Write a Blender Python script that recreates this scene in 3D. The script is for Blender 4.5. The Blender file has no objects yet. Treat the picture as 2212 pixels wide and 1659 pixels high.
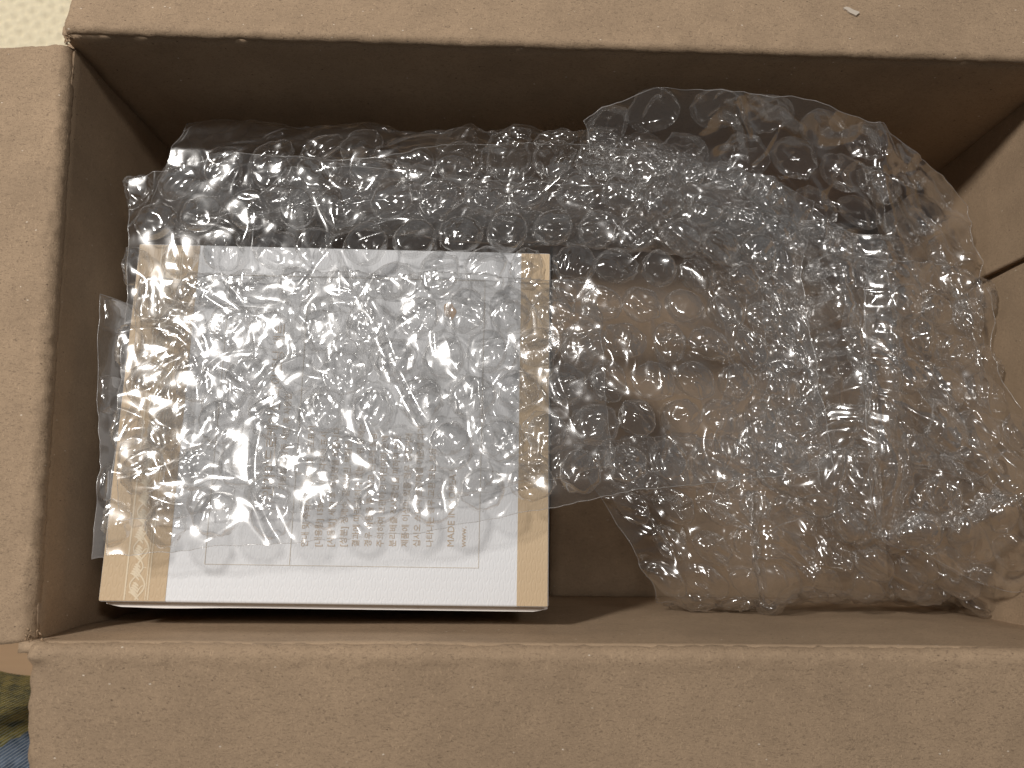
import bpy, math, random
import numpy as np
from mathutils import Matrix, Vector

random.seed(7)
rng = np.random.default_rng(11)
scene = bpy.context.scene

# ------------------------------------------------------------------ camera
CAM_H = 0.52                       # metres above the carton's floor
FPX, CX, CY = 1609.0, 1106.0, 829.5   # the photograph's lens in a 2212-wide frame


def camera_basis(nx, ny, yaw):
    d = np.array([nx - CX, -(ny - CY), -FPX]); d /= np.linalg.norm(d)
    up = -d
    x = np.array([1.0, 0, 0]) - up[0] * up; x /= np.linalg.norm(x)
    y = np.cross(up, x)
    c, s = math.cos(yaw), math.sin(yaw)
    return np.array([c * x + s * y, -s * x + c * y, up])


MB = camera_basis(1063, 1137, math.radians(-1.0))


def P(px, py, z):
    """Point of the place at height z that the photograph shows at px, py."""
    w = MB @ np.array([px - CX, -(py - CY), -FPX])
    return np.array([0, 0, CAM_H]) + w * ((z - CAM_H) / w[2])


cam_data = bpy.data.cameras.new("camera")
cam = bpy.data.objects.new("camera", cam_data)
scene.collection.objects.link(cam)
cam_data.sensor_width = 36.0
cam_data.lens = 36.0 * FPX / 2212.0
cam_data.clip_start = 0.01
cam_data.clip_end = 50
m4 = Matrix([list(MB[0]) + [0], list(MB[1]) + [0], list(MB[2]) + [CAM_H], [0, 0, 0, 1]])
cam.matrix_world = m4
cam_data.dof.use_dof = True
cam_data.dof.focus_distance = 0.365
cam_data.dof.aperture_fstop = 9.0
scene.camera = cam

# ------------------------------------------------------------------ light
world = bpy.data.worlds.new("World"); scene.world = world
world.use_nodes = True
bg = world.node_tree.nodes["Background"]
bg.inputs[0].default_value = (1.0, 0.97, 0.95, 1)
bg.inputs[1].default_value = 0.105

ld = bpy.data.lights.new("ceiling_lamp", 'AREA')
ld.shape = 'DISK'; ld.size = 0.18; ld.energy = 23.5; ld.color = (1.0, 0.968, 0.93)
lamp = bpy.data.objects.new("ceiling_lamp", ld)
scene.collection.objects.link(lamp)
ldir = Vector((-0.60, 0.377, 1.0)).normalized()
lamp.location = Vector((0.02, 0.08, 0.15)) + ldir * 1.7
lamp.rotation_euler = ldir.to_track_quat('Z', 'Y').to_euler()

# weak overhead lamp added to raise glints on the right-hand wrap
ld2 = bpy.data.lights.new("added_glint_lamp", 'AREA')
ld2.shape = 'DISK'; ld2.size = 0.2; ld2.energy = 6.0; ld2.color = (1.0, 0.97, 0.94)
lamp2 = bpy.data.objects.new("added_glint_lamp", ld2)
scene.collection.objects.link(lamp2)
ldir2 = Vector((0.36, 0.26, 1.0)).normalized()
lamp2.location = Vector((0.05, 0.08, 0.15)) + ldir2 * 2.0
lamp2.rotation_euler = ldir2.to_track_quat('Z', 'Y').to_euler()

scene.view_settings.view_transform = 'Standard'
scene.view_settings.look = 'None'
scene.view_settings.exposure = 0.0
scene.view_settings.gamma = 1.0
scene.render.engine = 'CYCLES'
cy = scene.cycles
cy.max_bounces = 8; cy.diffuse_bounces = 3; cy.glossy_bounces = 2
cy.transmission_bounces = 4; cy.transparent_max_bounces = 64
cy.caustics_reflective = False; cy.caustics_refractive = False
cy.sample_clamp_indirect = 3.0
cy.use_denoising = True
cy.use_adaptive_sampling = True; cy.adaptive_threshold = 0.02


# ------------------------------------------------------------------ helpers
def link(o, parent=None):
    scene.collection.objects.link(o)
    if parent is not None:
        o.parent = parent
    return o


def mesh_obj(name, verts, faces, mat, parent=None, smooth=True, uv=None):
    me = bpy.data.meshes.new(name)
    v = np.asarray(verts, dtype=np.float32).reshape(-1, 3)
    if isinstance(faces, np.ndarray):
        flat = faces.astype(np.int32).ravel(); tot = np.full(len(faces), faces.shape[1], np.int32)
    else:
        flat = np.array([i for q in faces for i in q], np.int32); tot = np.array([len(q) for q in faces], np.int32)
    me.vertices.add(len(v)); me.vertices.foreach_set("co", v.ravel())
    me.loops.add(len(flat)); me.loops.foreach_set("vertex_index", flat)
    me.polygons.add(len(tot))
    me.polygons.foreach_set("loop_start", np.concatenate([[0], np.cumsum(tot)[:-1]]).astype(np.int32))
    me.polygons.foreach_set("loop_total", tot)
    me.update(calc_edges=True); me.validate()
    me.polygons.foreach_set("use_smooth", np.full(len(tot), bool(smooth)))
    if mat is not None:
        me.materials.append(mat)
    me.update()
    return link(bpy.data.objects.new(name, me), parent)


def empty(name, loc=(0, 0, 0)):
    o = bpy.data.objects.new(name, None)
    o.empty_display_size = 0.02
    o.location = loc
    return link(o)


def tag(o, label, cat, group=None):
    o["label"] = label; o["category"] = cat
    if group: o["group"] = group
    return o


_perm = np.random.default_rng(5).permutation(4096)


def _h(ix, iy, iz):
    return _perm[(ix + _perm[(iy + _perm[iz & 4095]) & 4095]) & 4095]


def noise3(x, y, z):
    """Gradient noise, about -1..1, vectorised."""
    x, y, z = np.broadcast_arrays(np.asarray(x, float), np.asarray(y, float), np.asarray(z, float))
    xi, yi, zi = np.floor(x).astype(int), np.floor(y).astype(int), np.floor(z).astype(int)
    xf, yf, zf = x - xi, y - yi, z - zi
    u, v, w = [t * t * t * (t * (t * 6 - 15) + 10) for t in (xf, yf, zf)]
    out = 0
    for a in (0, 1):
        for b in (0, 1):
            for c in (0, 1):
                hh = _h(xi + a, yi + b, zi + c)
                th = hh * (2 * math.pi / 64.0); ph = (hh // 64) / 32.0 - 1.0
                s = np.sqrt(np.maximum(0, 1 - ph * ph))
                g = np.cos(th) * s * (xf - a) + np.sin(th) * s * (yf - b) + ph * (zf - c)
                out = out + g * (u if a else 1 - u) * (v if b else 1 - v) * (w if c else 1 - w)
    return out * 1.6


def ridged(x, y, z):
    return 1.0 - 2.0 * np.abs(noise3(x, y, z))


def fbm(x, y, z, n=3):
    r, a = 0, 1.0
    for k in range(n):
        r = r + a * noise3(x * 2 ** k, y * 2 ** k, z + 7.3 * k); a *= 0.5
    return r


def grid_faces(nr, nc):
    i = np.arange(nr - 1)[:, None] * nc + np.arange(nc - 1)[None, :]
    return np.stack([i, i + 1, i + nc + 1, i + nc], -1).reshape(-1, 4)


# ------------------------------------------------------------------ materials
class NT:
    def __init__(self, name):
        self.m = bpy.data.materials.new(name); self.m.use_nodes = True
        self.t = self.m.node_tree; self.t.nodes.clear()
        self.out = self.n('ShaderNodeOutputMaterial')

    def n(self, typ, **kw):
        nd = self.t.nodes.new(typ)
        for k, v in kw.items():
            if k.startswith('i_'):
                key = k[2:]
                nd.inputs[int(key) if key.isdigit() else key.replace('_', ' ')].default_value = v
            else:
                setattr(nd, k, v)
        return nd

    def l(self, a, b):
        self.t.links.new(a, b)

    def math(self, op, a, b=None, clamp=False):
        nd = self.n('ShaderNodeMath', operation=op, use_clamp=clamp)
        for i, v in enumerate((a, b)):
            if v is None: continue
            if isinstance(v, (int, float)): nd.inputs[i].default_value = v
            else: self.l(v, nd.inputs[i])
        return nd.outputs[0]

    def ramp(self, src, stops):
        nd = self.n('ShaderNodeValToRGB')
        el = nd.color_ramp.elements
        el[0].position, el[0].color = stops[0]
        el[1].position, el[1].color = stops[-1]
        for p, c in stops[1:-1]:
            e = el.new(p); e.color = c
        self.l(src, nd.inputs[0])
        return nd.outputs[0]

    def mix(self, fac, a, b, blend='MIX'):
        nd = self.n('ShaderNodeMix', data_type='RGBA', blend_type=blend)
        for s, v in ((nd.inputs[0], fac), (nd.inputs[6], a), (nd.inputs[7], b)):
            if isinstance(v, (int, float)): s.default_value = v
            elif isinstance(v, tuple): s.default_value = v
            else: self.l(v, s)
        return nd.outputs[2]

    def noise(self, vec, scale, detail=2, rough=0.5, dist=0.0):
        nd = self.n('ShaderNodeTexNoise')
        nd.inputs['Scale'].default_value = scale; nd.inputs['Detail'].default_value = detail
        nd.inputs['Roughness'].default_value = rough; nd.inputs['Distortion'].default_value = dist
        self.l(vec, nd.inputs['Vector'])
        return nd.outputs['Fac']

    def mapped(self, vec, scale=(1, 1, 1), rot=(0, 0, 0), loc=(0, 0, 0)):
        nd = self.n('ShaderNodeMapping')
        nd.inputs['Scale'].default_value = scale; nd.inputs['Rotation'].default_value = rot
        nd.inputs['Location'].default_value = loc
        self.l(vec, nd.inputs['Vector'])
        return nd.outputs[0]

    def bump(self, height, strength, dist):
        nd = self.n('ShaderNodeBump')
        nd.inputs['Strength'].default_value = strength; nd.inputs['Distance'].default_value = dist
        self.l(height, nd.inputs['Height'])
        return nd.outputs[0]


def cardboard_material(name, tint=(1, 1, 1), grain=1.0):
    t = NT(name)
    co = t.n('ShaderNodeTexCoord').outputs['Object']
    base = (0.370 * tint[0], 0.262 * tint[1], 0.169 * tint[2], 1)
    # cloudy pulp, fibres lying in two directions, specks
    cloud = t.math('ADD', t.math('MULTIPLY', t.noise(co, 55, 4, 0.6), 0.5), t.math('MULTIPLY', t.noise(co, 11, 3, 0.6, 0.5), 0.5))
    fib1 = t.noise(t.mapped(co, (480, 1300, 900), (0, 0, 0.5)), 1.0, 3, 0.65, 1.8)
    fib2 = t.noise(t.mapped(co, (1300, 480, 900), (0, 0, -0.3), (3, 1, 2)), 1.0, 3, 0.65, 1.8)
    col = t.mix(t.ramp(cloud, [(0.36, (0, 0, 0, 1)), (0.64, (1, 1, 1, 1))]),
                tuple(c * 0.88 for c in base[:3]) + (1,), tuple(c * 1.10 for c in base[:3]) + (1,))
    d1 = t.ramp(fib1, [(0.36, (1, 1, 1, 1)), (0.47, (0, 0, 0, 1))])
    d2 = t.ramp(fib2, [(0.56, (0, 0, 0, 1)), (0.70, (1, 1, 1, 1))])
    col = t.mix(t.math('MULTIPLY', d1, 0.85 * grain), col, tuple(c * 0.52 for c in base[:3]) + (1,))
    col = t.mix(t.math('MULTIPLY', d2, 0.65 * grain), col, tuple(min(1, c * 1.5) for c in base[:3]) + (1,))
    for sc, thr, shade, keep, off in ((330, 0.16, (0.13, 0.09, 0.06, 1), 0.965, 0), (150, 0.07, (0.09, 0.06, 0.04, 1), 0.95, 9), (260, 0.12, (0.72, 0.62, 0.5, 1), 0.945, 5)):
        vo = t.n('ShaderNodeTexVoronoi', feature='F1')
        vo.inputs['Scale'].default_value = sc; vo.inputs['Randomness'].default_value = 1.0
        t.l(t.mapped(co, (1, 1.7, 1), (0, 0, 0.2 + off), (off, 0, 0)), vo.inputs['Vector'])
        near = t.math('LESS_THAN', vo.outputs['Distance'], thr)
        sep = t.n('ShaderNodeSeparateColor'); t.l(vo.outputs['Color'], sep.inputs[0])
        few = t.math('GREATER_THAN', sep.outputs[0], keep)
        col = t.mix(t.math('MULTIPLY', t.math('MULTIPLY', near, few), 0.85), col, shade)
    b = t.n('ShaderNodeBsdfPrincipled')
    t.l(col, b.inputs['Base Color'])
    b.inputs['Roughness'].default_value = 0.78
    b.inputs['Specular IOR Level'].default_value = 0.25
    fine = t.math('ADD', t.math('MULTIPLY', t.noise(co, 620, 3, 0.6), 0.8),
                  t.math('ADD', fib1, fib2))
    t.l(t.bump(fine, 0.5 * grain, 0.0005), b.inputs['Normal'])
    t.l(b.outputs[0], t.out.inputs[0])
    return t.m


def plain(name, col, rough=0.6, bumps=None, spec=0.3, var=0.06, vscale=120):
    t = NT(name)
    co = t.n('ShaderNodeTexCoord').outputs['Object']
    n = t.noise(co, vscale, 4, 0.6)
    c = t.mix(n, tuple(v * (1 - var) for v in col) + (1,), tuple(min(1, v * (1 + var)) for v in col) + (1,))
    b = t.n('ShaderNodeBsdfPrincipled')
    t.l(c, b.inputs['Base Color']); b.inputs['Roughness'].default_value = rough
    b.inputs['Specular IOR Level'].default_value = spec
    if bumps:
        t.l(t.bump(t.noise(co, bumps[0], 3, 0.6), bumps[1], bumps[2]), b.inputs['Normal'])
    t.l(b.outputs[0], t.out.inputs[0])
    return t.m


def embossed_paper(name, col):
    """Printed board with the pressed ogee chains of the gift box."""
    t = NT(name)
    co = t.n('ShaderNodeTexCoord').outputs['Object']
    sp = t.n('ShaderNodeSeparateXYZ'); t.l(co, sp.inputs[0])
    p, q = 0.00245, 0.0045
    u = t.math('MULTIPLY', sp.outputs[0], 2 * math.pi / p)
    v = t.math('MULTIPLY', sp.outputs[1], 2 * math.pi / q)
    # ogee lattice: cos(u) shifted by a wave in v that alternates from chain to chain
    h = t.math('ADD', t.math('MULTIPLY', t.math('COSINE', t.math('MULTIPLY', u, 0.5)), t.math('COSINE', t.math('MULTIPLY', v, 0.5))), t.math('MULTIPLY', t.math('COSINE', u), 0.55))
    h = t.math('ABSOLUTE', h)
    h = t.math('MINIMUM', h, 0.55)
    h = t.math('ADD', h, t.math('MULTIPLY', t.noise(co, 1500, 2, 0.5), 0.25))
    n = t.noise(co, 60, 3, 0.5)
    c = t.mix(n, tuple(k * 0.97 for k in col) + (1,), tuple(min(1, k * 1.02) for k in col) + (1,))
    b = t.n('ShaderNodeBsdfPrincipled')
    t.l(c, b.inputs['Base Color']); b.inputs['Roughness'].default_value = 0.5
    b.inputs['Specular IOR Level'].default_value = 0.35
    t.l(t.bump(h, 0.6, 0.00022), b.inputs['Normal'])
    t.l(b.outputs[0], t.out.inputs[0])
    return t.m


def film_material(name, haze, rough, cap=0.36, clear=0.986):
    """Thin clear polyethylene: reflects like two surfaces, otherwise lets light straight through."""
    t = NT(name)
    fr = t.n('ShaderNodeFresnel'); fr.inputs['IOR'].default_value = 1.56
    k = t.math('DIVIDE', t.math('MULTIPLY', fr.outputs[0], 2.0), t.math('ADD', fr.outputs[0], 1.0))
    k = t.math('MINIMUM', k, cap)
    lobes = []
    for rgh in (rough, rough * 2.4):
        g1 = t.n('ShaderNodeBsdfGlossy'); g1.inputs['Roughness'].default_value = rgh
        g1.inputs['Color'].default_value = (1.0, 0.99, 0.975, 1); lobes.append(g1)
    gl = t.n('ShaderNodeMixShader'); gl.inputs[0].default_value = 0.55
    t.l(lobes[0].outputs[0], gl.inputs[1]); t.l(lobes[1].outputs[0], gl.inputs[2])
    tr = t.n('ShaderNodeBsdfTransparent'); tr.inputs[0].default_value = (clear, clear, clear, 1)
    df = t.n('ShaderNodeBsdfDiffuse'); df.inputs[0].default_value = (0.96, 0.935, 0.91, 1)
    tl = t.n('ShaderNodeBsdfTranslucent'); tl.inputs[0].default_value = (0.96, 0.935, 0.91, 1)
    hz = t.n('ShaderNodeMixShader'); hz.inputs[0].default_value = 0.5
    t.l(df.outputs[0], hz.inputs[1]); t.l(tl.outputs[0], hz.inputs[2])
    body = t.n('ShaderNodeMixShader')
    lw = t.n('ShaderNodeLayerWeight'); lw.inputs[0].default_value = 0.5
    # seen edge-on the light crosses more plastic, so the film turns milkier
    t.l(t.math('MINIMUM', t.math('MULTIPLY', t.math('ADD', t.math('MULTIPLY', t.math('POWER', lw.outputs['Facing'], 4.0), 26.0), 1.0), haze), 0.5), body.inputs[0])
    t.l(tr.outputs[0], body.inputs[1]); t.l(hz.outputs[0], body.inputs[2])
    mx = t.n('ShaderNodeMixShader')
    t.l(k, mx.inputs[0]); t.l(body.outputs[0], mx.inputs[1]); t.l(gl.outputs[0], mx.inputs[2])
    t.l(mx.outputs[0], t.out.inputs[0])
    return t.m


M_CARD = cardboard_material("kraft_board")
M_CARD_IN = cardboard_material("kraft_board_liner", (1.10, 1.10, 1.10), 0.7)
M_TORN = cardboard_material("torn_kraft_fibre", (1.1, 1.08, 1.05), 1.2)
M_WHITE = embossed_paper("embossed_white_board", (0.80, 0.80, 0.81))
M_TAN = embossed_paper("embossed_tan_print", (0.585, 0.435, 0.275))
M_ORN = plain("cream_ornament_print", (0.74, 0.62, 0.45), 0.5, var=0.03)
M_INK = plain("brown_print_ink", (0.58, 0.46, 0.34), 0.5, var=0.1)
M_INKLINE = plain("thin_tan_rule_ink", (0.65, 0.59, 0.51), 0.5)
M_EDGE = plain("white_board_core", (0.84, 0.79, 0.74), 0.6)
M_FILM = film_material("clear_backing_film", 0.019, 0.075)
M_BUB = film_material("clear_bubble_film", 0.013, 0.072)
M_FEDGE = film_material("milky_cut_film_edge", 0.30, 0.15)

# ------------------------------------------------------------------ ground
RIM = 0.20
floor_mat = NT("tan_floorboards")
_t = floor_mat
_co = _t.n('ShaderNodeTexCoord').outputs['Object']
_g = _t.noise(_t.mapped(_co, (6, 90, 10)), 1.0, 5, 0.6, 0.4)
_c = _t.mix(_g, (0.33, 0.20, 0.105, 1), (0.46, 0.30, 0.17, 1))
_b = _t.n('ShaderNodeBsdfPrincipled'); _t.l(_c, _b.inputs['Base Color']); _b.inputs['Roughness'].default_value = 0.5
_t.l(_b.outputs[0], _t.out.inputs[0])
ground = mesh_obj("ground", [(-2, -2, -0.016), (2, -2, -0.016), (2, 2, -0.016), (-2, 2, -0.016)], [(0, 1, 2, 3)], floor_mat.m, smooth=False)
ground["kind"] = "structure"

# cream basket-weave rug under the carton
nx_, ny_ = 420, 190
gx = np.linspace(-0.62, 0.45, nx_); gy = np.linspace(0.03, 0.50, ny_)
X, Y = np.meshgrid(gx, gy)
wx = X + 0.0012 * noise3(X * 60, Y * 60, 1.0); wy = Y + 0.0012 * noise3(X * 60, Y * 60, 9.0)
pw = 0.0072
ca, sa = math.cos(0.35), math.sin(0.35)
rx_, ry_ = (ca * wx + sa * wy) / pw, (-sa * wx + ca * wy) / pw
chk = np.where((np.floor(rx_) + np.floor(ry_)) % 2 == 0, 1.0, 0.62)
Z = -0.0088 + 0.0050 * chk * np.sqrt(np.abs(np.sin(math.pi * rx_) * np.sin(math.pi * ry_))) + 0.0006 * noise3(X * 300, Y * 300, 3.0)
Z = np.minimum(Z, -0.0034)
rug_mat = plain("cream_yarn", (0.78, 0.69, 0.50), 0.9, (1800, 0.6, 0.0008), 0.1, 0.12, 300)
rug = mesh_obj("woven_rug", np.stack([X, Y, Z], -1).reshape(-1, 3), grid_faces(ny_, nx_), rug_mat)
tag(rug, "cream basket weave rug beneath the carton, seen past its upper left corner", "rug")

# olive and blue ribbed cloth by the lower left corner
nr, nc = 60, 60
cl = np.zeros((nr, nc, 3))
for i in range(nr):
    for j in range(nc):
        a, b = j / (nc - 1), i / (nr - 1)
        top = 1478 + 62 * max(0.0, a * 1.25 - 0.45)
        px = -330 + 520 * a; py = top + (2150 - top) * b
        z = 0.035 + 0.045 * math.sin(min(1, b * 3.0) * math.pi / 2)
        cl[i, j] = P(px, py, z)
cl[..., 2] += 0.006 * noise3(cl[..., 0] * 30, cl[..., 1] * 30, 4.0) - 0.05 * np.maximum(0, np.linspace(1, -9, nr))[:, None] ** 2
t = NT("olive_and_blue_ribbed_cloth")
co = t.n('ShaderNodeTexCoord').outputs['Object']
p0 = P(0, 1601, 0.08); p1 = P(41, 1558, 0.08)
d = (p1 - p0)[:2]; d /= np.linalg.norm(d); nn = np.array([-d[1], d[0]])
sp = t.n('ShaderNodeSeparateXYZ'); t.l(co, sp.inputs[0])
side = t.math('ADD', t.math('MULTIPLY', sp.outputs[0], float(nn[0])), t.math('MULTIPLY', sp.outputs[1], float(nn[1])))
side = t.math('SUBTRACT', side, float(nn @ p0[:2]))
side = t.math('ADD', side, t.math('MULTIPLY', t.math('SUBTRACT', t.noise(co, 60, 3), 0.5), 0.03))
isol = t.math('GREATER_THAN', side, 0.0)
rib = t.math('SINE', t.math('MULTIPLY', t.math('ADD', t.math('MULTIPLY', sp.outputs[0], 0.64), t.math('MULTIPLY', sp.outputs[1], -0.77)), 3600))
mott = t.ramp(t.noise(co, 130, 5, 0.7), [(0.35, (0, 0, 0, 1)), (0.65, (1, 1, 1, 1))])
ol = t.mix(mott, (0.035, 0.045, 0.022, 1), (0.33, 0.27, 0.07, 1))
bl = t.mix(mott, (0.035, 0.055, 0.085, 1), (0.13, 0.17, 0.23, 1))
c = t.mix(isol, bl, ol)
c = t.mix(t.math('MULTIPLY', t.math('GREATER_THAN', rib, 0.3), 0.3), c, (0.4, 0.42, 0.42, 1))
b = t.n('ShaderNodeBsdfPrincipled'); t.l(c, b.inputs['Base Color']); b.inputs['Roughness'].default_value = 0.9
b.inputs['Specular IOR Level'].default_value = 0.1
t.l(t.bump(t.math('ADD', rib, t.math('MULTIPLY', t.noise(co, 900, 3, 0.7), 3.0)), 0.7, 0.0006), b.inputs['Normal']); t.l(b.outputs[0], t.out.inputs[0])
cloth = mesh_obj("ribbed_cloth", cl.reshape(-1, 3), grid_faces(nr, nc), t.m)
tag(cloth, "ribbed olive and blue cloth beside the carton's lower left corner", "cloth")

# ------------------------------------------------------------------ carton
box = tag(empty("cardboard_box", (0.04, 0.09, 0)), "open brown corrugated cardboard carton with its flaps folded out", "box")
BOX0 = np.array([0.04, 0.09, 0.0])
TH = 0.004
# inner rim corners and inner floor corners
RB = dict(bl=np.array([-0.2045, 0.2270]), br=np.array([0.2790, 0.2280]), fl=np.array([-0.1865, -0.0500]), fr=np.array([0.2740, -0.0462]))
RB['Lb'] = P(150, 97, 0.19)[:2]; RB['Lf'] = P(66, 1388, 0.19)[:2]
FB = dict(bl=np.array([-0.2030, 0.2260]), br=np.array([0.2770, 0.2260]), fl=np.array([-0.1900, -0.0470]), fr=np.array([0.2720, -0.0435]))
FB['Lb'], FB['Lf'] = FB['bl'], FB['fl']


def solid(name, top, bot, mat, parent):
    """Close two matching grids (nr, nc, 3) into a slab."""
    nr, nc = top.shape[:2]
    n = nr * nc
    f = grid_faces(nr, nc)
    faces = f.tolist() + (f[:, ::-1] + n).tolist()
    ring = [j for j in range(nc)] + [i * nc + nc - 1 for i in range(1, nr)] + \
           [(nr - 1) * nc + j for j in range(nc - 2, -1, -1)] + [i * nc for i in range(nr - 2, 0, -1)]
    for k in range(len(ring)):
        a, b = ring[k], ring[(k + 1) % len(ring)]
        faces.append([b, a, a + n, b + n])
    v = np.concatenate([top.reshape(-1, 3), bot.reshape(-1, 3)]) - BOX0
    o = mesh_obj(name, v, faces, mat, parent)
    return o


def wall(a, b, s0=0.0, s1=1.0, bulge=0.0, seed=0.0, th=TH, mat=None, rim=0.20, setback=0.0):
    """Wall panel from rim corner a to rim corner b, seen from inside; outward is to the right of a->b reversed."""
    ns, nz = 70, 30
    ztop = rim - 0.0030 - 0.00027 * seed
    s = np.linspace(s0 - (0.012 if s0 == 0 else 0), s1 + (0.012 if s1 == 1 else 0), ns); zz = np.linspace(0.0, ztop, nz)
    S, ZZ = np.meshgrid(s, zz)
    rimp = RB[a][None, None] * (1 - S[..., None]) + RB[b][None, None] * S[..., None]
    flp = FB[a][None, None] * (1 - S[..., None]) + FB[b][None, None] * S[..., None]
    k = (ZZ / RIM)[..., None]
    pt = flp * (1 - k) + rimp * k
    dr = RB[b] - RB[a]; dr = dr / np.linalg.norm(dr)
    out = np.array([dr[1], -dr[0]])
    off = bulge * np.sin(math.pi * S) * np.sin(math.pi * np.minimum(1, ZZ / RIM * 0.9)) + 0.0007 * noise3(S * 6, ZZ * 30, seed) + setback
    inner = np.concatenate([pt + out * off[..., None], ZZ[..., None]], -1)
    outer = np.concatenate([pt + out * (off + th)[..., None], ZZ[..., None]], -1)
    return solid("wall", outer, inner, mat or M_CARD_IN, box)


wall('br', 'bl', seed=1.0, bulge=0.001)      # behind the gift box
RIM_L = 0.190
wall('Lb', 'Lf', seed=2.0, bulge=0.002, rim=RIM_L)
wall('fl', 'fr', seed=3.0, bulge=-0.001)
# the side by the bubble wrap: two panels meeting at the glued joint, and the outer ply behind them
wall('fr', 'br', 0.0, 0.683, seed=4.0)
wall('fr', 'br', 0.700, 1.0, seed=5.0, setback=0.0015)
wall('fr', 'br', seed=6.0, setback=0.0062, th=0.002)

# floor of the carton: two panels butted under the goods
for k, (x0, x1) in enumerate(((-0.207, 0.0385), (0.0400, 0.281))):
    gx = np.linspace(x0, x1, 30); gy = np.linspace(-0.05, 0.231, 30)
    X, Y = np.meshgrid(gx, gy)
    Zt = 0.0002 + 0.0004 * noise3(X * 20, Y * 20, 2.0 + k)
    topg = np.stack([X, Y, Zt], -1); bot = np.stack([X, Y, Zt * 0 - 0.003], -1)
    solid("bottom_panel", topg, bot, M_CARD_IN, box)


def flap(a, b, length, droop, radius, seed, rag=0.0006, ext=(0.0, 0.0), skew=(0.0, 0.0), edge_bend=None, RIM=0.20):
    """Flap hinged on the rim a->b: rounded, crushed score line, then the board falling outward."""
    A, B = RB[a], RB[b]
    dr = (B - A) / np.linalg.norm(B - A)
    out = np.array([dr[1], -dr[0]])
    L = np.linalg.norm(B - A)
    ns = 150
    prof = []
    amax = math.pi / 2 + droop
    for k in range(11):
        an = amax * k / 10
        prof.append((radius - radius * math.cos(an), RIM - radius + radius * math.sin(an) - 0.0, an, 0.0))
    o0, z0 = prof[-1][:2]
    for k in range(1, 61):
        d = length * (k / 60) ** 1.25
        prof.append((o0 + d * math.cos(droop), z0 - d * math.sin(droop), amax, d))
    prof.insert(0, (0.002, RIM - radius - 0.005, 0.0, 0.0))
    npf = len(prof)
    top = np.zeros((npf, ns, 3)); bot = np.zeros((npf, ns, 3))
    s = np.linspace(0, 1, ns)
    for i, (o, z, an, d) in enumerate(prof):
        fr = d / length
        s0 = -ext[0] / L + skew[0] * fr / L; s1 = 1 + ext[1] / L - skew[1] * fr / L
        ss = s0 + (s1 - s0) * s
        base = A[None] + (B - A)[None] * ss[:, None]
        mx = ss * L
        near = math.exp(-(d / 0.006) ** 2) if i > 0 else 0.0
        crush = rag * near * (1.2 * noise3(mx * 260, o * 300, seed) + 0.9 * ridged(mx * 120, o * 90, seed + 3)) + 0.00015 * noise3(mx * 45, d * 45, seed + 8)
        crush += 0.0010 * noise3(mx * 9, d * 9, seed + 5) * min(1.0, d / 0.02)
        crush += 0.00013 * np.sin(2 * math.pi * mx / 0.0074) * (0.6 + 0.8 * noise3(mx * 14, d * 10, seed + 9)) * min(1.0, d / 0.01)
        crush += 0.00035 * near * np.maximum(0, ridged(mx * 330, d * 40, seed + 12) - 0.55) * 2 - 0.0005 * near * np.maximum(0, ridged(mx * 60, d * 60, seed + 14) - 0.8) * 4
        # score line pressed a little way out from the bend
        crush -= 0.00018 * math.exp(-((d - 0.004) / 0.0016) ** 2)
        if edge_bend is not None:
            e = mx - mx[0]
            w = edge_bend * (1 + 0.25 * noise3(np.full_like(e, d * 60), 0.5, seed))
            q = np.clip(1 - e / w, 0, 1)
            crush = crush - 0.0025 * q * min(1, d / 0.004) - 0.0016 * np.exp(-((e - w) / 0.0012) ** 2) * min(1, d / 0.01) + 0.0016 * q * noise3(e * 200, d * 120, seed + 2)
        no, nz = -math.cos(an) if i else -1.0, math.sin(an)
        # normal points into the carton at the wall and up on the flap
        off = crush
        top[i, :, :2] = base + out[None] * (o + no * off)[:, None]
        top[i, :, 2] = z + nz * off
        bot[i, :, :2] = base + out[None] * (o - no * TH)
        bot[i, :, 2] = z - nz * TH
        if an == amax:
            bot[i, :, :2] = base + out[None] * (o - TH * math.sin(droop))
            bot[i, :, 2] = z - TH * math.cos(droop)
        # ragged cut ends
        rg = 0.0005 * noise3(d * 150, 1.5, seed) + 0.0003 * noise3(d * 700, 2.5, seed)
        top[i, 0, :2] += dr * rg; bot[i, 0, :2] += dr * rg
        rg = 0.0004 * noise3(d * 240, 6.5, seed)
        top[i, -1, :2] += dr * rg; bot[i, -1, :2] += dr * rg
    return solid("flap", top[:, ::-1], bot[:, ::-1], M_CARD, box)


flap('br', 'bl', 0.138, math.radians(9), 0.003, 11.0, rag=0.00045, ext=(0.0, 0.003))
flap('Lb', 'Lf', 0.138, math.radians(2), 0.005, 21.0, rag=0.0005, ext=(0.0, 0.0), RIM=RIM_L)
flap('fl', 'fr', 0.138, math.radians(10), 0.0045, 31.0, rag=0.0003, ext=(-0.0005, 0.0), skew=(0.0015, 0.0), edge_bend=0.0065)
flap('fr', 'br', 0.138, math.radians(6), 0.005, 41.0, ext=(-0.003, -0.003))

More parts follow.
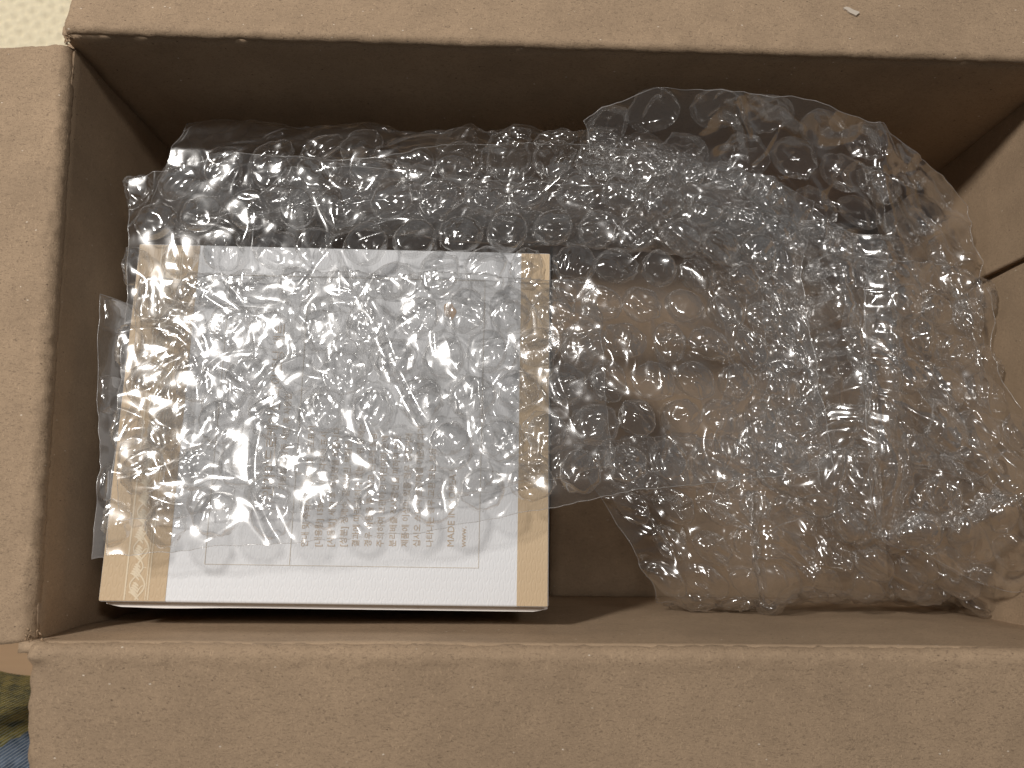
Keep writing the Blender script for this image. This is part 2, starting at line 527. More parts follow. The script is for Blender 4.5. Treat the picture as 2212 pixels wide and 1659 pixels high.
# torn fibre tufts where the flaps were slit at the corners
for (px, py, z, n, spread) in ((146, 80, 0.196, 60, 9), (62, 1392, 0.196, 22, 12), (85, 1388, 0.194, 14, 12)):
    vs, fs = [], []
    for k in range(n):
        c = P(px + random.gauss(0, spread * 0.3), py + random.gauss(0, spread), z - random.random() * 0.006)
        w, l, h = random.uniform(.0003, .0009), random.uniform(.0005, .0015), random.uniform(.0002, .0005)
        an = random.uniform(0, math.pi); ca, sa = math.cos(an), math.sin(an)
        i0 = len(vs)
        for (a, b2, e) in ((-l, 0, 0), (0, -w, 0), (l, 0, random.uniform(-.001, .001)), (0, w, 0), (0, 0, h), (0, 0, -h)):
            vs.append(c - BOX0 + np.array([ca * a - sa * b2, sa * a + ca * b2, e]))
        for q in ((0, 1, 4), (1, 2, 4), (2, 3, 4), (3, 0, 4), (1, 0, 5), (2, 1, 5), (3, 2, 5), (0, 3, 5)):
            fs.append([i0 + r for r in q])
    o = mesh_obj("torn_edge", vs, fs, M_TORN, box); o["kind"] = "stuff"

# scuff of white paper stuck on the flap behind
sc0 = P(1838, 27, 0.1965)
vs = []
for k in range(14):
    a = 2 * math.pi * k / 14
    ax, ay = 0.0033 * math.cos(a) * (1 + .3 * math.sin(3 * a)), 0.0020 * math.sin(a) * (1 + .35 * math.cos(2 * a + 1)) - 0.0012 * math.cos(a)
    yy = sc0[1] + ay
    vs.append(np.array([sc0[0] + ax, yy, RIM - 0.0001 - (yy - 0.2310) * math.tan(math.radians(9)) + 0.0012]) - BOX0)
vs += [v - np.array([0, 0, 0.0014]) for v in vs]
mesh_obj("paper_scuff", vs, [tuple(range(14))] + [(k, k + 14, (k + 1) % 14 + 14, (k + 1) % 14) for k in range(14)], plain("stuck_white_paper", (0.52, 0.45, 0.37), 0.8), box, smooth=False)

# ------------------------------------------------------------------ gift box
GZ = 0.165
g = dict(bl=P(290, 517, GZ), br=P(1187, 555, GZ), fl=P(222, 1310, GZ), fr=P(1188, 1303, GZ))
GW = 0.5 * (np.linalg.norm(g['br'] - g['bl']) + np.linalg.norm(g['fr'] - g['fl']))
GD = 0.5 * (np.linalg.norm(g['bl'] - g['fl']) + np.linalg.norm(g['br'] - g['fr']))
gc = (g['bl'] + g['br'] + g['fl'] + g['fr']) / 4
gang = math.atan2(*((g['br'] - g['bl'] + g['fr'] - g['fl'])[[1, 0]]))
GB0 = 0.006
gift = tag(empty("gift_box", (gc[0], gc[1], GB0)), "white embossed gift box with tan printed bands under the bubble wrap", "box")
gift.rotation_euler = (0, 0, gang)
GH = GZ - GB0


def gpt(px, py):
    """Photograph point on the lid -> lid coordinates."""
    p = P(px, py, GZ) - np.array([gc[0], gc[1], GZ])
    ca, sa = math.cos(-gang), math.sin(-gang)
    return np.array([ca * p[0] - sa * p[1], sa * p[0] + ca * p[1]])


def bevel_box(name, hx, hy, z0, z1, r, mat, parent, front_r=None):
    prof = []
    ns = 5
    rings = [(0.0, z0)] + [(0.0, z1 - r)] + [(r * (1 - math.cos(math.pi / 2 * k / ns)), z1 - r + r * math.sin(math.pi / 2 * k / ns)) for k in range(1, ns + 1)]
    vs, fs = [], []
    cs = 3; rc = r
    def loop(ins, z):
        pts = []
        for (sx, sy, a0) in ((1, 1, 0), (-1, 1, 90), (-1, -1, 180), (1, -1, 270)):
            for k in range(cs + 1):
                a = math.radians(a0 + 90 * k / cs)
                pts.append((sx * (hx - rc) + (rc - ins) * math.cos(a), sy * (hy - rc) + (rc - ins) * math.sin(a), z))
        return pts
    m = 4 * (cs + 1)
    for ins, z in rings: vs += loop(ins, z)
    for i in range(len(rings) - 1):
        for k in range(m):
            a, b2 = i * m + k, i * m + (k + 1) % m
            fs.append((a, b2, b2 + m, a + m))
    fs.append(tuple(range((len(rings) - 1) * m, len(rings) * m)))
    fs.append(tuple(reversed(range(m))))
    return mesh_obj(name, vs, fs, mat, parent)


bevel_box("lid", GW / 2, GD / 2, GH * 0.45, GH, 0.0012, M_WHITE, gift)
bevel_box("base", GW / 2 - 0.002, GD / 2 - 0.002, 0.0, GH * 0.46, 0.0012, M_WHITE, gift)


def plate(name, poly, z, mat, parent, h=0.00012):
    n = len(poly)
    vs = [(p[0], p[1], z) for p in poly] + [(p[0], p[1], z - h) for p in poly]
    fs = [tuple(range(n))] + [(k, k + n, (k + 1) % n + n, (k + 1) % n) for k in range(n)]
    return mesh_obj(name, vs, fs, mat, parent, smooth=False)


hx, hy = GW / 2, GD / 2
bl_x = gpt(356, 1305)[0]; br_x = gpt(1116, 1300)[0]
e = 0.0006
plate("tan_band", [(-hx + e, -hy + e), (bl_x, -hy + e), (bl_x, hy - e), (-hx + e, hy - e)], GH + 0.00015, M_TAN, gift)
plate("tan_band", [(br_x, -hy + e), (hx - e, -hy + e), (hx - e, hy - e), (br_x, hy - e)], GH + 0.00015, M_TAN, gift)
# the bands run over the lid's sides too
for (x0, x1) in ((-hx + 0.0013, bl_x), (br_x, hx - 0.0013)):
    vs = [(x0, -hy - 0.00012, GH - 0.002), (x1, -hy - 0.00012, GH - 0.002), (x1, -hy - 0.00012, GH * 0.46), (x0, -hy - 0.00012, GH * 0.46)]
    mesh_obj("tan_band", vs, [(0, 1, 2, 3)], M_TAN, gift, smooth=False)

# tuck flap whose white edge shows below the front of the lid
n = 60
xs = np.linspace(-hx + 0.0015, hx - 0.0002, n)
vs, fs = [], []
for k, x in enumerate(xs):
    q = min(1, (x + hx) / 0.012, 1.0)
    endr = min(1.0, (k + 0.4) / 2.0, (n - 1 - k + 0.4) / 2.0)
    yo = -hy - 0.0008 - 0.0016 * endr - 0.0006 * math.exp(-((x + hx - 0.03) / 0.02) ** 2)
    for (yy, zz) in ((-hy + 0.0006, GH - 0.0052), (yo, GH - 0.0052), (yo, GH - 0.0064), (-hy + 0.0006, GH - 0.0064)):
        vs.append((x, yy, zz))
for k in range(n - 1):
    for j in range(4):
        a, b2 = k * 4 + j, k * 4 + (j + 1) % 4
        fs.append((a, b2, b2 + 4, a + 4))
fs += [(3, 2, 1, 0), tuple((n - 1) * 4 + j for j in range(4))]
mesh_obj("tuck_flap", vs, fs, M_EDGE, gift, smooth=False)


def ribbon(pts, w, taper=None):
    pts = np.array(pts, float)
    d = np.gradient(pts, axis=0); d /= np.linalg.norm(d, axis=1)[:, None] + 1e-12
    nrm = np.stack([-d[:, 1], d[:, 0]], -1)
    ww = np.full(len(pts), w) if taper is None else w * taper
    return np.concatenate([pts + nrm * ww[:, None] / 2, (pts - nrm * ww[:, None] / 2)[::-1]])


# scrolling vine ornament along the left band
o0 = gpt(267, 1305)[0]; o1 = gpt(318, 1305)[0]
ow = o1 - o0; oc = (o0 + o1) / 2 - 0.0006
vs, fs = [], []


def add_ribbon(pts, w, taper=None):
    r = ribbon(pts, w, taper)
    m = len(r) // 2; i0 = len(vs)
    for p in r: vs.append((p[0], p[1], GH + 0.00024 + 1.2e-6 * (i0 / 24.0 % 60)))
    for k in range(m - 1):
        fs.append((i0 + k, i0 + k + 1, i0 + 2 * m - 2 - k, i0 + 2 * m - 1 - k))


for (xx, w) in ((o0, 0.0007), (o1 - 0.0012, 0.0004), (o1, 0.0005)):
    add_ribbon([(xx, -hy + 0.001), (xx, hy - 0.001)], w)
per = 0.0165; amp = ow * 0.20
ys = np.linspace(-hy + 0.001, hy - 0.001, 500)
add_ribbon(np.stack([oc + ow * 0.17 + amp * np.sin(2 * math.pi * ys / per), ys], -1), 0.0007)
add_ribbon(np.stack([oc - ow * 0.02 - amp * 1.2 * np.sin(2 * math.pi * ys / per), ys], -1), 0.0006)
tt = np.linspace(0, 1, 12)
for k in range(int(GD / per * 2)):
    y0 = -hy + 0.0015 + k * per / 2
    for j in range(5):
        ln = ow * (0.50 - 0.05 * j); ys0 = y0 + j * per * 0.085
        pts = np.stack([oc + ow * 0.12 - ln * (tt - 0.2 * tt ** 3), ys0 + (0.0030 - 0.0004 * j) * np.sin(tt * 1.9)], -1)
        add_ribbon(pts, 0.00085, np.sin(math.pi * np.clip(tt * 0.75 + 0.12, 0, 1)) + 0.15)
    pts = np.stack([oc + ow * 0.1 + ow * 0.28 * tt, y0 + per * 0.2 + 0.0025 * np.sin(tt * 2.2)], -1)
    add_ribbon(pts, 0.0007, 1 - 0.6 * tt)
vs = [(min(max(v[0], o0 - 0.0003), o1 + 0.0003), min(max(v[1], -hy + 0.0008), hy - 0.0008), v[2]) for v in vs]
mesh_obj("vine_ornament", vs, fs, M_ORN, gift, smooth=False)

# printed rule frame
S = 2212 / 4032.0
f0 = gpt(806 * S, 2221 * S); f1 = gpt(1884 * S, 2221 * S); f2y = gpt(1300 * S, 1092 * S)[1]
vs, fs = [], []
mid = gpt(1140 * S, 2221 * S)[0]
for pts in ([(f0[0], f0[1]), (f1[0], f0[1])], [(f0[0], f2y), (f1[0], f2y)], [(f0[0], f0[1]), (f0[0], f2y)], [(f1[0], f0[1]), (f1[0], f2y)], [(mid, f0[1]), (mid, f2y)]):
    add_ribbon(pts, 0.00028)
mesh_obj("rule_frame", vs, fs, M_INKLINE, gift, smooth=False)

# lines of print, reading upwards
lines = [(1055, "안가이드로케이션 화이트닝 세트", 0.0056, 1960), (1110, "기능성 화장품 세안 후 사용법", 0.0034, 1930),
         (1199, "안내 및 주의사항 제조번호 별도표기", 0.0034, 0), (1252, "[내용량] 150ml / 30ml 각각의 표시", 0.0034, 0),
         (1301, "[사용법] 세안 후 적당량을 바릅니다", 0.0034, 0), (1351, "[성분] 정제수, 글리세린, 부틸렌", 0.0034, 0),
         (1400, "결과에 따라 상처가 있는 부위 등에는", 0.0034, 0), (1449, "경우 사용을 중지하고 전문의 상담", 0.0034, 0),
         (1497, "주의하여 보관하고 어린이의 손에", 0.0034, 0), (1546, "분리배출 직사광선을 피하여 보관", 0.0034, 0),
         (1594, "제품에 이상이 있을 경우 공정거래", 0.0034, 0), (1641, "십시오 소비자 분쟁해결 기준에 의거", 0.0034, 0),
         (1692, "나타나는 경우 교환 또는 보상", 0.0034, 0), (1774, "MADE IN KOREA", 0.0040, 0), (1823, "www.", 0.0036, 0)]
dg = bpy.context.evaluated_depsgraph_get()
for (sx, txt, size, sy) in lines:
    cu = bpy.data.curves.new("printed_line", 'FONT')
    cu.body = txt; cu.size = size * 1.12; cu.resolution_u = 2
    ob = bpy.data.objects.new("printed_line_source", cu)
    scene.collection.objects.link(ob)
    bpy.context.view_layer.update()
    me = bpy.data.meshes.new_from_object(ob.evaluated_get(bpy.context.evaluated_depsgraph_get()))
    bpy.data.objects.remove(ob); bpy.data.curves.remove(cu)
    st = gpt(sx * S, (sy or 2154) * S)
    me.materials.clear(); me.materials.append(M_INK)
    o = link(bpy.data.objects.new("printed_line", me), gift)
    o.rotation_euler = (0, 0, math.pi / 2)
    o.location = (st[0] + size * 0.36, st[1], GH + 0.00022)

# small brown emblem printed near the top of the panel
ec = gpt(972, 672)
pts = []
for k in range(40):
    a = 2 * math.pi * k / 40
    r = 0.0040 * (0.85 + 0.12 * math.cos(2 * a + 1) + 0.08 * math.cos(5 * a))
    pts.append((ec[0] + r * 0.8 * math.cos(a), ec[1] + r * 1.25 * math.sin(a)))
plate("emblem", pts, GH + 0.00022, plain("orange_brown_print_ink", (0.55, 0.36, 0.21), 0.5), gift)


# ------------------------------------------------------------------ bubble wrap
def catmull(pts, m):
    """pts (n,3,...) along axis 0, resampled to m points evenly along the curve."""
    n = len(pts)
    ext = np.concatenate([[2 * pts[0] - pts[1]], pts, [2 * pts[-1] - pts[-2]]])
    t = np.linspace(0, n - 1, 40 * (n - 1) + 1)
    i = np.minimum(t.astype(int), n - 2); fr = (t - i)[:, None]
    p0, p1, p2, p3 = ext[i], ext[i + 1], ext[i + 2], ext[i + 3]
    c = 0.5 * (2 * p1 + (p2 - p0) * fr + (2 * p0 - 5 * p1 + 4 * p2 - p3) * fr ** 2 + (3 * p1 - p0 - 3 * p2 + p3) * fr ** 3)
    L = np.concatenate([[0], np.cumsum(np.linalg.norm(np.diff(c, axis=0), axis=1))])
    q = np.linspace(0, L[-1], m)
    return np.stack([np.interp(q, L, c[:, k]) for k in range(3)], -1), L[-1]


BR, PITCH = 0.0103, 0.0232
NA, NRG = 40, 18
BFACES = [(i * NA + j, i * NA + (j + 1) % NA, (i + 1) * NA + (j + 1) % NA, (i + 1) * NA + j) for i in range(NRG - 2) for j in range(NA)] + \
         [((NRG - 2) * NA + j, (NRG - 2) * NA + (j + 1) % NA, (NRG - 1) * NA) for j in range(NA)]


def bubble_sheet(name, label, rows, seed, up=1, crumple=(0.0030, 0.0012, 0.0004), skip=None, margin=(0, 0, 0, 0), height=0.0075, deflate=0.5, world_rows=False, phase=(0.4, 0.4), cell=0.00105, pleats=(), jitter=0.0004, wobble=1.0, group="sheets of clear bubble wrap in the carton"):
    """A sheet of bubble wrap hung on control rows: one film with every bubble standing on it as a part of its own."""
    W = [np.array(r if world_rows else [P(*p) for p in r]) for r in rows]
    # even columns along each row, then even rows down each column
    ncw = 48
    rs = [catmull(r, ncw) for r in W]
    Lu = float(np.mean([l for _, l in rs]))
    R = np.stack([r for r, _ in rs])              # rows, ncw, 3
    cols = [catmull(R[:, j], 64) for j in range(ncw)]
    Lv = float(np.mean([l for _, l in cols]))
    G = np.stack([c for c, _ in cols], 1)          # 64, ncw, 3
    nu, nv = max(8, int(Lu / cell)), max(8, int(Lv / cell))

    def sample(A, u, v):
        """bilinear lookup of grid A (nv,nu,3) at u,v in 0..1"""
        r, c = A.shape[:2]
        x = np.clip(u, 0, 1) * (c - 1); y = np.clip(v, 0, 1) * (r - 1)
        x0 = np.minimum(x.astype(int), c - 2); y0 = np.minimum(y.astype(int), r - 2)
        fx = (x - x0)[..., None]; fy = (y - y0)[..., None]
        return (A[y0, x0] * (1 - fx) + A[y0, x0 + 1] * fx) * (1 - fy) + (A[y0 + 1, x0] * (1 - fx) + A[y0 + 1, x0 + 1] * fx) * fy

    # smooth the coarse lookup a little, then densify
    for _ in range(2):
        G[1:-1, 1:-1] = (G[:-2, 1:-1] + G[2:, 1:-1] + G[1:-1, :-2] + G[1:-1, 2:] + 2 * G[1:-1, 1:-1]) / 6
    uu, vv = np.meshgrid(np.linspace(0, 1, nu), np.linspace(0, 1, nv))
    # hand-cut edges wander
    x, y = uu * Lu, vv * Lv
    eu = uu + (0.0016 / Lu) * noise3(y * 70, 0.3, seed) * np.where((uu < 0.01) | (uu > 0.99), 1, 0)
    wob = lambda p, k: np.abs(noise3(p * 30, 0.3 + k, seed)) * 0.0050 * wobble + np.abs(noise3(p * 110, 1.3 + k, seed)) * 0.0012
    eu = eu + (wob(y, 0) * (1 - uu) ** 6 - wob(y, 5) * uu ** 6) / Lu
    ev = vv + (wob(x, 10) * (1 - vv) ** 6 - wob(x, 15) * vv ** 6) / Lv
    D = sample(G, eu, ev)

    def normals(A):
        du = np.gradient(A, axis=1); dv = np.gradient(A, axis=0)
        n = np.cross(dv, du)
        n /= np.linalg.norm(n, axis=-1, keepdims=True) + 1e-12
        return n * np.where(np.mean(n[..., 2]) < 0, -1, 1)

    N = normals(D)
    a1, a2, a3 = crumple
    wx = x + 0.004 * noise3(x * 40, y * 40, seed + 30); wy = y + 0.004 * noise3(x * 40, y * 40, seed + 40)
    disp = a1 * fbm(x * 19, y * 19, seed, 2)
    coarse = D + N * disp[..., None]
    # pleats: ridges that stand up and lean over
    TU = np.gradient(D, axis=1); TU /= np.linalg.norm(TU, axis=-1, keepdims=True) + 1e-12
    TV = np.gradient(D, axis=0); TV /= np.linalg.norm(TV, axis=-1, keepdims=True) + 1e-12
    for (pu, pv, ang, w, h, lean, run) in pleats:
        cu_, cv_ = x - pu * Lu, y - pv * Lv
        ca, sa = math.cos(ang), math.sin(ang)
        al = ca * cu_ + sa * cv_; ac = -sa * cu_ + ca * cv_ + 0.006 * noise3(al * 25, 0.7, seed + pu * 9)
        gg = np.exp(-(ac / w) ** 2) * np.exp(-(al / run) ** 4)
        coarse = coarse + N * (h * gg)[..., None] + (-sa * TU + ca * TV) * (lean * gg)[..., None]
    fine = a2 * 1.25 * (ridged(wx * 40, wy * 40, seed + 10) - 0.4)
    # long tension wrinkles that change direction across the sheet
    for q in range(3):
        an = seed * 1.9 + q * 1.05
        ca, sa = math.cos(an), math.sin(an)
        al, ac = ca * wx + sa * wy, -sa * wx + ca * wy
        mask = np.clip(0.5 + 1.6 * noise3(x * 22, y * 22, seed + 50 + q), 0, 1)
        fine = fine + a3 * 1.5 * mask * ridged(al * 18, ac * 68, seed + 20 + q)
    fine = fine + a3 * 0.30 * noise3(wx * 150, wy * 150, seed + 25)
    # sharp creases where the film was folded and let go
    lr = random.Random(int(seed * 10))
    for q in range(int(Lu * Lv / 8.0e-4)):
        pu, pv, an = lr.random() * Lu, lr.random() * Lv, lr.uniform(0, math.pi)
        w = lr.uniform(0.0013, 0.0034); run = lr.choice((0.006, 0.010, 0.018, 0.03)); hgt = w * lr.uniform(0.5, 1.0) * lr.choice((-1, 1, 1))
        bend = lr.uniform(-18, 18)
        ca, sa = math.cos(an), math.sin(an)
        box_ = (np.abs(x - pu) < run * 1.6) & (np.abs(y - pv) < run * 1.6)
        xx, yy = x[box_] - pu, y[box_] - pv
        al, ac = ca * xx + sa * yy, -sa * xx + ca * yy
        ac = ac + bend * al * al
        fine[box_] += hgt * np.exp(-(ac / w) ** 2) * np.exp(-(al / run) ** 4)
    D2 = coarse + normals(coarse) * fine[..., None]
    N2 = normals(coarse)
    loc = D2.reshape(-1, 3).mean(0); loc = np.array([loc[0], loc[1], D2[..., 2].min()])
    root = tag(empty(name, loc), label, "bubble wrap", group)
    mesh_obj("film", D2.reshape(-1, 3) - loc, grid_faces(nv, nu), M_FILM, root)
    # the cut rim of the film shows as a fine pale line
    per = np.concatenate([D2[0, ::2], D2[::2, -1], D2[-1, ::-2], D2[::-2, 0]]) - loc
    pn = np.concatenate([N2[0, ::2], N2[::2, -1], N2[-1, ::-2], N2[::-2, 0]])
    tang = np.roll(per, -1, 0) - np.roll(per, 1, 0); tang /= np.linalg.norm(tang, axis=1)[:, None] + 1e-9
    bi = np.cross(tang, pn); er = 0.00016; m = len(per)
    ev = np.stack([per + er * bi, per + er * pn, per - er * bi, per - er * pn], 1).reshape(-1, 3)
    ii = np.arange(m)
    ef = np.concatenate([np.stack([ii * 4 + k, ii * 4 + (k + 1) % 4, ((ii + 1) % m) * 4 + (k + 1) % 4, ((ii + 1) % m) * 4 + k], -1) for k in range(4)])
    mesh_obj("cut_edge", ev, ef, M_FEDGE, root)
    # bubbles on a staggered lattice
    na, nrg = NA, NRG
    rowp = PITCH * 0.885
    count = 0
    jrow = 0
    yv = rowp * phase[1]
    sprof = np.linspace(0, 1, nrg)
    while yv < Lv + BR * 0.3:
        xv = PITCH * (phase[0] + (0.5 if jrow % 2 else 0.0))
        while xv < Lu + BR * 0.3:
            cx_, cy_ = xv + random.gauss(0, jitter), yv + random.gauss(0, jitter)
            ok = margin[0] * Lu - BR * 0.45 < cx_ < Lu * (1 - margin[1]) + BR * 0.35 and margin[2] * Lv - BR * 0.4 < cy_ < Lv * (1 - margin[3]) + BR * 0.3
            if ok and skip is not None:
                ok = not skip(cx_ / Lu, cy_ / Lv)
            if ok:
                sd = seed * 3 + count * 1.7
                fl = min(1.0, max(0.0, random.gauss(deflate, 0.28)))     # how slack this bubble is
                hh = height * (1 - 0.35 * fl) * random.uniform(0.9, 1.08)
                rr = BR * random.uniform(0.94, 1.04); sq = random.uniform(-0.09, 0.09) * (0.4 + fl)
                A, Sx = np.meshgrid(np.linspace(0, 2 * math.pi, na, endpoint=False), sprof)
                phi = Sx * math.pi / 2
                rad = np.cos(phi) ** 0.42 * (1 - 0.04 * Sx)
                rad[-1] = 0.0
                # spread rings evenly over the cap as well
                hgt = np.sin(phi) ** 0.62
                cap = Sx > 0.55
                k = (Sx - 0.55) / 0.45
                r55 = math.cos(0.55 * math.pi / 2) ** 0.42 * (1 - 0.04 * 0.55); h55 = math.sin(0.55 * math.pi / 2) ** 0.62
                rad = np.where(cap, r55 * (1 - np.clip(k, 0, 1)), rad)
                hgt = np.where(cap, h55 + (1 - h55) * (1 - (1 - np.clip(k, 0, 1)) ** 2), hgt)
                lx = rad * np.cos(A); ly = rad * np.sin(A)
                wall_b = np.sin(math.pi * np.clip(hgt, 0, 1)) ** 2
                buck = 1 + (0.07 + 0.20 * fl) * wall_b * noise3(np.cos(A) * 2.2, np.sin(A) * 2.2, sd) + (0.02 + 0.07 * fl) * wall_b * noise3(np.cos(A) * 5, np.sin(A) * 5, sd + 3)
                lx = lx * buck * (1 + sq); ly = ly * buck * (1 - sq)
                an = random.uniform(0, math.pi); ca, sa = math.cos(an), math.sin(an)
                px_, py_ = ca * lx + sa * ly, -sa * lx + ca * ly
                dent = fl * (0.42 * ridged(px_ * 0.7, py_ * 1.5, sd + 5) + 0.22 * ridged(px_ * 0.9 + 0.5 * py_, py_ * 2.6, sd + 6)) + 0.07 * noise3(px_ * 2.4, py_ * 2.4, sd + 9) * (0.5 + fl)
                for q in range(1 + int(2.4 * fl)):      # pinched creases
                    ca_, cb_ = random.uniform(0, math.pi), random.uniform(-0.6, 0.6)
                    dd = math.cos(ca_) * px_ + math.sin(ca_) * py_ - cb_ + random.uniform(-0.5, 0.5) * (px_ * py_)
                    dent = dent + random.uniform(-0.30, 0.22) * (0.35 + 0.65 * fl) * np.exp(-(dd / random.uniform(0.10, 0.24)) ** 2)
                hz = hgt * (1 + dent * np.clip(hgt, 0, 1) ** 2 - 0.25 * fl)
                # a slack bubble leans to one side
                lean = fl * 0.24
                lx = lx + lean * hgt * math.cos(an * 2); ly = ly + lean * hgt * math.sin(an * 2)
                U = (cx_ + lx * rr) / Lu; V = (cy_ + ly * rr) / Lv
                hm = hz * hh
                edge = (U < 0) | (U > 1) | (V < 0) | (V > 1)
                hm = np.where(edge, hm * 0.35, hm)
                base_p = sample(D2, U, V) * (1 - np.clip(hgt, 0, 1)[..., None]) + sample(coarse, U, V) * np.clip(hgt, 0, 1)[..., None]
                pt = base_p + sample(N2, U, V) * ((up * hm) + up * 0.0002)[..., None] - loc
                vs = np.concatenate([pt[:-1].reshape(-1, 3), pt[-1:, 0]])
                mesh_obj("bubble", vs, BFACES, M_BUB, root)
                count += 1
            xv += PITCH
        yv += rowp; jrow += 1
    return root


# 1. the sheet thrown over the gift box, reaching to the middle of the pile
bubble_sheet("bubble_wrap", "clear bubble wrap sheet draped across the top of the white gift box", [
    [(275, 385, .163), (480, 335, .167), (720, 340, .166), (1000, 312, .160), (1345, 315, .152), (1600, 368, .146), (1762, 437, .136)],
    [(278, 545, .170), (480, 540, .172), (720, 545, .172), (1000, 550, .169), (1345, 560, .156), (1590, 580, .146), (1738, 600, .138)],
    [(262, 760, .175), (480, 760, .177), (720, 757, .177), (1000, 752, .175), (1345, 760, .160), (1600, 760, .147), (1760, 760, .138)],
    [(246, 980, .182), (480, 975, .184), (720, 965, .184), (1000, 945, .182), (1345, 920, .165), (1610, 910, .148), (1785, 900, .138)],
    [(229, 1204, .187), (480, 1188, .189), (720, 1173, .190), (1000, 1140, .189), (1345, 1069, .172), (1620, 1038, .152), (1805, 1015, .136)]],
    1.3, up=1, crumple=(0.0024, 0.0010, 0.0004), wobble=0.35, margin=(0, 0.045, 0.0, 0.035), deflate=0.58, jitter=0.0006, height=0.0072, phase=(0.1, 0.45),
    pleats=((0.45, 0.05, 0.25, 0.006, 0.006, 0.006, 0.07), (0.36, 0.5, 1.15, 0.004, 0.004, 0.002, 0.08), (0.75, 0.2, 0.5, 0.008, 0.008, 0.006, 0.06)))

# 2. folded length lying behind the gift box
bubble_sheet("bubble_wrap", "crumpled bubble wrap strip folded double behind the gift box along the far wall", [
    [(470, 480, .03), (660, 470, .03), (900, 475, .03), (1090, 480, .03), (1300, 490, .03), (1480, 500, .03)],
    [(400, 300, .128), (650, 284, .131), (900, 293, .133), (1120, 298, .138), (1400, 330, .138), (1700, 450, .122)],
    [(395, 288, .136), (650, 274, .140), (900, 285, .143), (1120, 290, .148), (1400, 322, .146), (1712, 432, .130)],
    [(335, 400, .144), (650, 385, .149), (900, 390, .150), (1120, 405, .152), (1400, 430, .146), (1690, 500, .130)],
    [(320, 520, .12), (650, 505, .125), (900, 515, .126), (1120, 525, .126), (1400, 545, .122), (1660, 580, .115)],
    [(480, 470, .150), (690, 455, .155), (900, 462, .157), (1130, 475, .156), (1400, 500, .148), (1690, 540, .132)],
    [(600, 360, .158), (740, 352, .163), (900, 368, .165), (1130, 390, .164), (1430, 405, .154), (1730, 470, .138)]],
    5.7, up=1, crumple=(0.0045, 0.0024, 0.0007), deflate=0.85, margin=(0, 0, 0.51, 0.03), jitter=0.0015)

# 3. lowest turn of the wrap: stands up beside the gift box and runs beneath it
yb, yf = 0.110, -0.020
under = [(-0.1825, .1350), (-0.1825, .09), (-0.1825, .03), (-0.174, .0035), (-0.10, .0035), (0.0, .0035), (0.03, .0035)]
rows = []
for k in range(6):
    y = yb + (yf - yb) * k / 5
    xe = -0.1955 + 0.0140 * k / 5 + 0.0010 * math.sin(k * 2.3); xg = -0.1828 + 0.0050 * k / 5
    rows.append([(xg + (xe - xg) * f, y, z) for f, z in ((1.0, .1665), (0.62, .1625), (0.22, .1540))] +
                [(x + (0.0050 * k / 5 if i < 4 else 0), y, z) for i, (x, z) in enumerate(under)])
bubble_sheet("bubble_wrap", "bubble wrap edge sticking up between the gift box and the left carton wall", rows,
    9.1, up=1, crumple=(0.0008, 0.0006, 0.0003), world_rows=True, deflate=0.7, height=0.0065, phase=(0.32, 0.5),
    skip=lambda u, v: u > 0.11, cell=0.0012)

# 4. raised sheet leaning on the far wall
bubble_sheet("bubble_wrap", "bubble wrap sheet leaning up against the far and right carton walls", [
    [(1250, 258, .165), (1400, 188, .174), (1600, 192, .177), (1800, 224, .175), (1930, 288, .157), (2092, 445, .128)],
    [(1300, 385, .145), (1430, 372, .145), (1620, 382, .146), (1800, 432, .142), (1950, 482, .134), (2114, 560, .128)],
    [(1500, 560, .11), (1600, 570, .11), (1710, 590, .112), (1850, 620, .118), (1990, 650, .120), (2124, 720, .126)],
    [(1570, 760, .095), (1650, 770, .1), (1750, 790, .1), (1870, 810, .105), (2010, 830, .112), (2142, 880, .120)],
    [(1540, 960, .085), (1640, 970, .09), (1750, 980, .092), (1880, 1000, .096), (2020, 1020, .1), (2165, 1060, .108)]],
    13.9, up=-1, crumple=(0.0042, 0.0022, 0.0008), deflate=0.95, margin=(0, 0.05, 0, 0), phase=(0.3, 0.5), jitter=0.0015,
    pleats=((0.55, 0.35, 0.6, 0.006, 0.014, 0.010, 0.07), (0.8, 0.45, 1.3, 0.005, 0.012, 0.008, 0.09), (0.35, 0.75, 1.2, 0.007, 0.014, 0.010, 0.06), (0.9, 0.3, 0.9, 0.004, 0.01, 0.006, 0.06)))

# 5. bottom of the pile
bubble_sheet("bubble_wrap", "bubble wrap heaped along the near wall to the right of the gift box", [
    [(1215, 960, .092), (1390, 940, .094), (1600, 950, .095), (1800, 965, .095), (2000, 980, .092), (2200, 1000, .09)],
    [(1300, 1093, .106), (1440, 1085, .110), (1620, 1095, .110), (1820, 1110, .108), (2020, 1130, .104), (2210, 1160, .10)],
    [(1360, 1190, .108), (1500, 1195, .113), (1660, 1205, .111), (1840, 1215, .110), (2030, 1230, .106), (2220, 1250, .10)],
    [(1410, 1276, .100), (1540, 1278, .105), (1690, 1268, .106), (1860, 1262, .103), (2040, 1272, .099), (2225, 1285, .094)],
    [(1424, 1312, .056), (1545, 1303, .058), (1690, 1288, .060), (1860, 1283, .056), (2040, 1291, .052), (2230, 1303, .048)]],
    17.3, up=1, crumple=(0.0034, 0.0024, 0.0010), deflate=0.8, phase=(0.55, 0.2), jitter=0.0012,
    pleats=((0.55, 0.3, 0.9, 0.006, 0.014, 0.010, 0.05), (0.8, 0.5, 0.5, 0.006, 0.012, 0.008, 0.06), (0.35, 0.45, 1.9, 0.006, 0.010, 0.008, 0.05)))

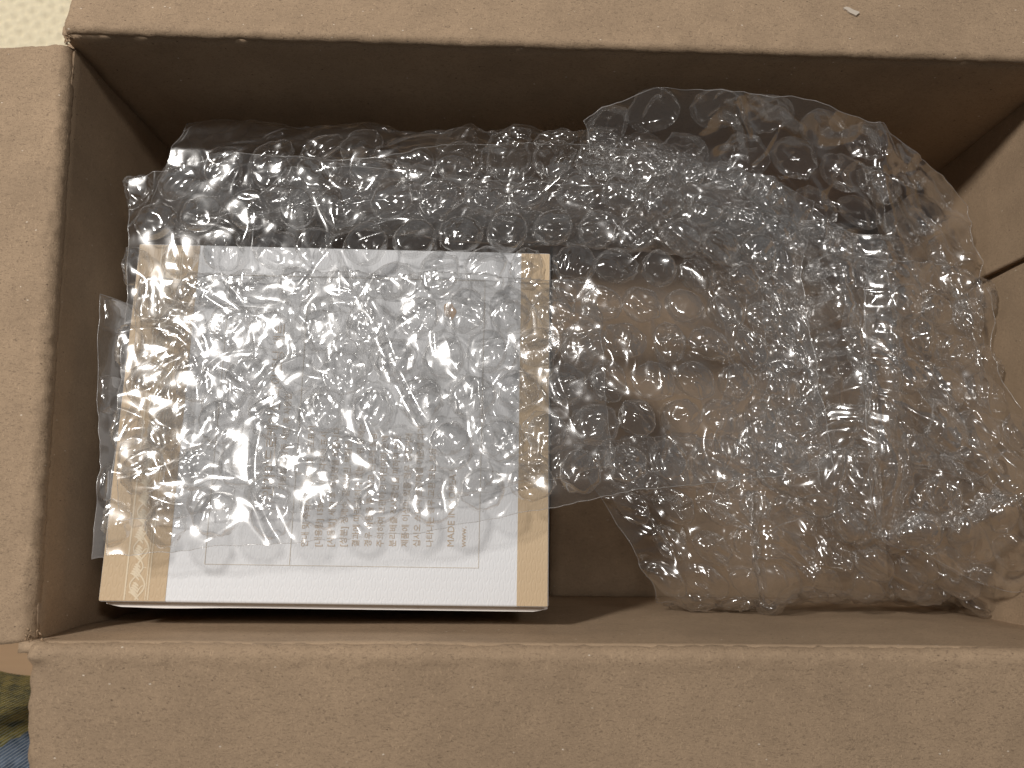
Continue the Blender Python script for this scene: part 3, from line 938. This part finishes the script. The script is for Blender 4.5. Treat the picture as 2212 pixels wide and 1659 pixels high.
# 6. last turn, standing in a ridge near the right wall
bubble_sheet("bubble_wrap", "bubble wrap fold standing in a shiny ridge beside the right carton wall", [
    [(1866, 560, .136), (1930, 560, .142), (2010, 570, .137), (2080, 590, .131), (2130, 620, .129)],
    [(1866, 740, .142), (1935, 740, .148), (2015, 750, .140), (2095, 770, .134), (2150, 800, .131)],
    [(1870, 920, .146), (1945, 925, .150), (2040, 935, .146), (2135, 950, .142), (2245, 960, .146)],
    [(1880, 1080, .140), (1965, 1090, .145), (2060, 1100, .143), (2160, 1120, .143), (2270, 1130, .146)],
    [(1888, 1135, .125), (1972, 1190, .127), (2070, 1238, .126), (2170, 1272, .128), (2280, 1290, .130)]],
    23.1, up=1, crumple=(0.0030, 0.0022, 0.0010), deflate=0.75, margin=(0.20, 0.03, 0, 0), phase=(0.5, 0.3), jitter=0.0012,
    pleats=((0.10, 0.62, 1.55, 0.004, 0.012, 0.006, 0.06), (0.6, 0.6, 0.5, 0.006, 0.012, 0.010, 0.05), (0.5, 0.85, 2.6, 0.005, 0.010, 0.006, 0.05)))

# 7. inner turn lying on the lid
bubble_sheet("bubble_wrap", "inner bubble wrap layer lying flat on the gift box lid beneath the draped sheet", [
    [(300, 600, .1675), (520, 590, .168), (760, 585, .168), (1000, 590, .168), (1180, 600, .166), (1290, 610, .158)],
    [(282, 760, .1685), (510, 755, .169), (750, 750, .169), (1000, 750, .169), (1190, 750, .166), (1310, 750, .156)],
    [(265, 920, .1700), (500, 915, .171), (740, 905, .171), (1000, 890, .170), (1195, 880, .167), (1320, 870, .155)],
    [(242, 1130, .1720), (490, 1120, .173), (735, 1105, .174), (1000, 1075, .173), (1200, 1040, .168), (1330, 1010, .154)]],
    31.7, up=1, crumple=(0.0012, 0.0012, 0.0005), deflate=0.85, jitter=0.0009, height=0.0048, phase=(0.45, 0.1), margin=(0.02, 0, 0, 0.04))

# 8. upright folds in the middle of the pile
bubble_sheet("bubble_wrap", "bubble wrap with upright folds in the middle of the pile", [
    [(1600, 450, .130), (1680, 460, .134), (1760, 485, .136), (1840, 505, .134), (1920, 530, .128)],
    [(1640, 650, .126), (1710, 645, .130), (1785, 650, .136), (1860, 660, .132), (1935, 680, .126)],
    [(1650, 830, .122), (1725, 830, .128), (1800, 830, .134), (1875, 840, .130), (1950, 850, .124)],
    [(1580, 970, .116), (1680, 985, .120), (1780, 1000, .126), (1870, 1015, .122), (1960, 1030, .116)],
    [(1530, 1085, .112), (1640, 1150, .110), (1760, 1110, .115), (1870, 1165, .110), (1970, 1130, .108)]],
    37.9, up=1, crumple=(0.0040, 0.0026, 0.0010), deflate=0.75, phase=(0.2, 0.6), jitter=0.0015,
    pleats=((0.45, 0.4, 1.5, 0.005, 0.012, -0.008, 0.08), (0.75, 0.5, 1.65, 0.004, 0.012, -0.006, 0.09), (0.3, 0.8, 0.7, 0.006, 0.010, 0.008, 0.05)))
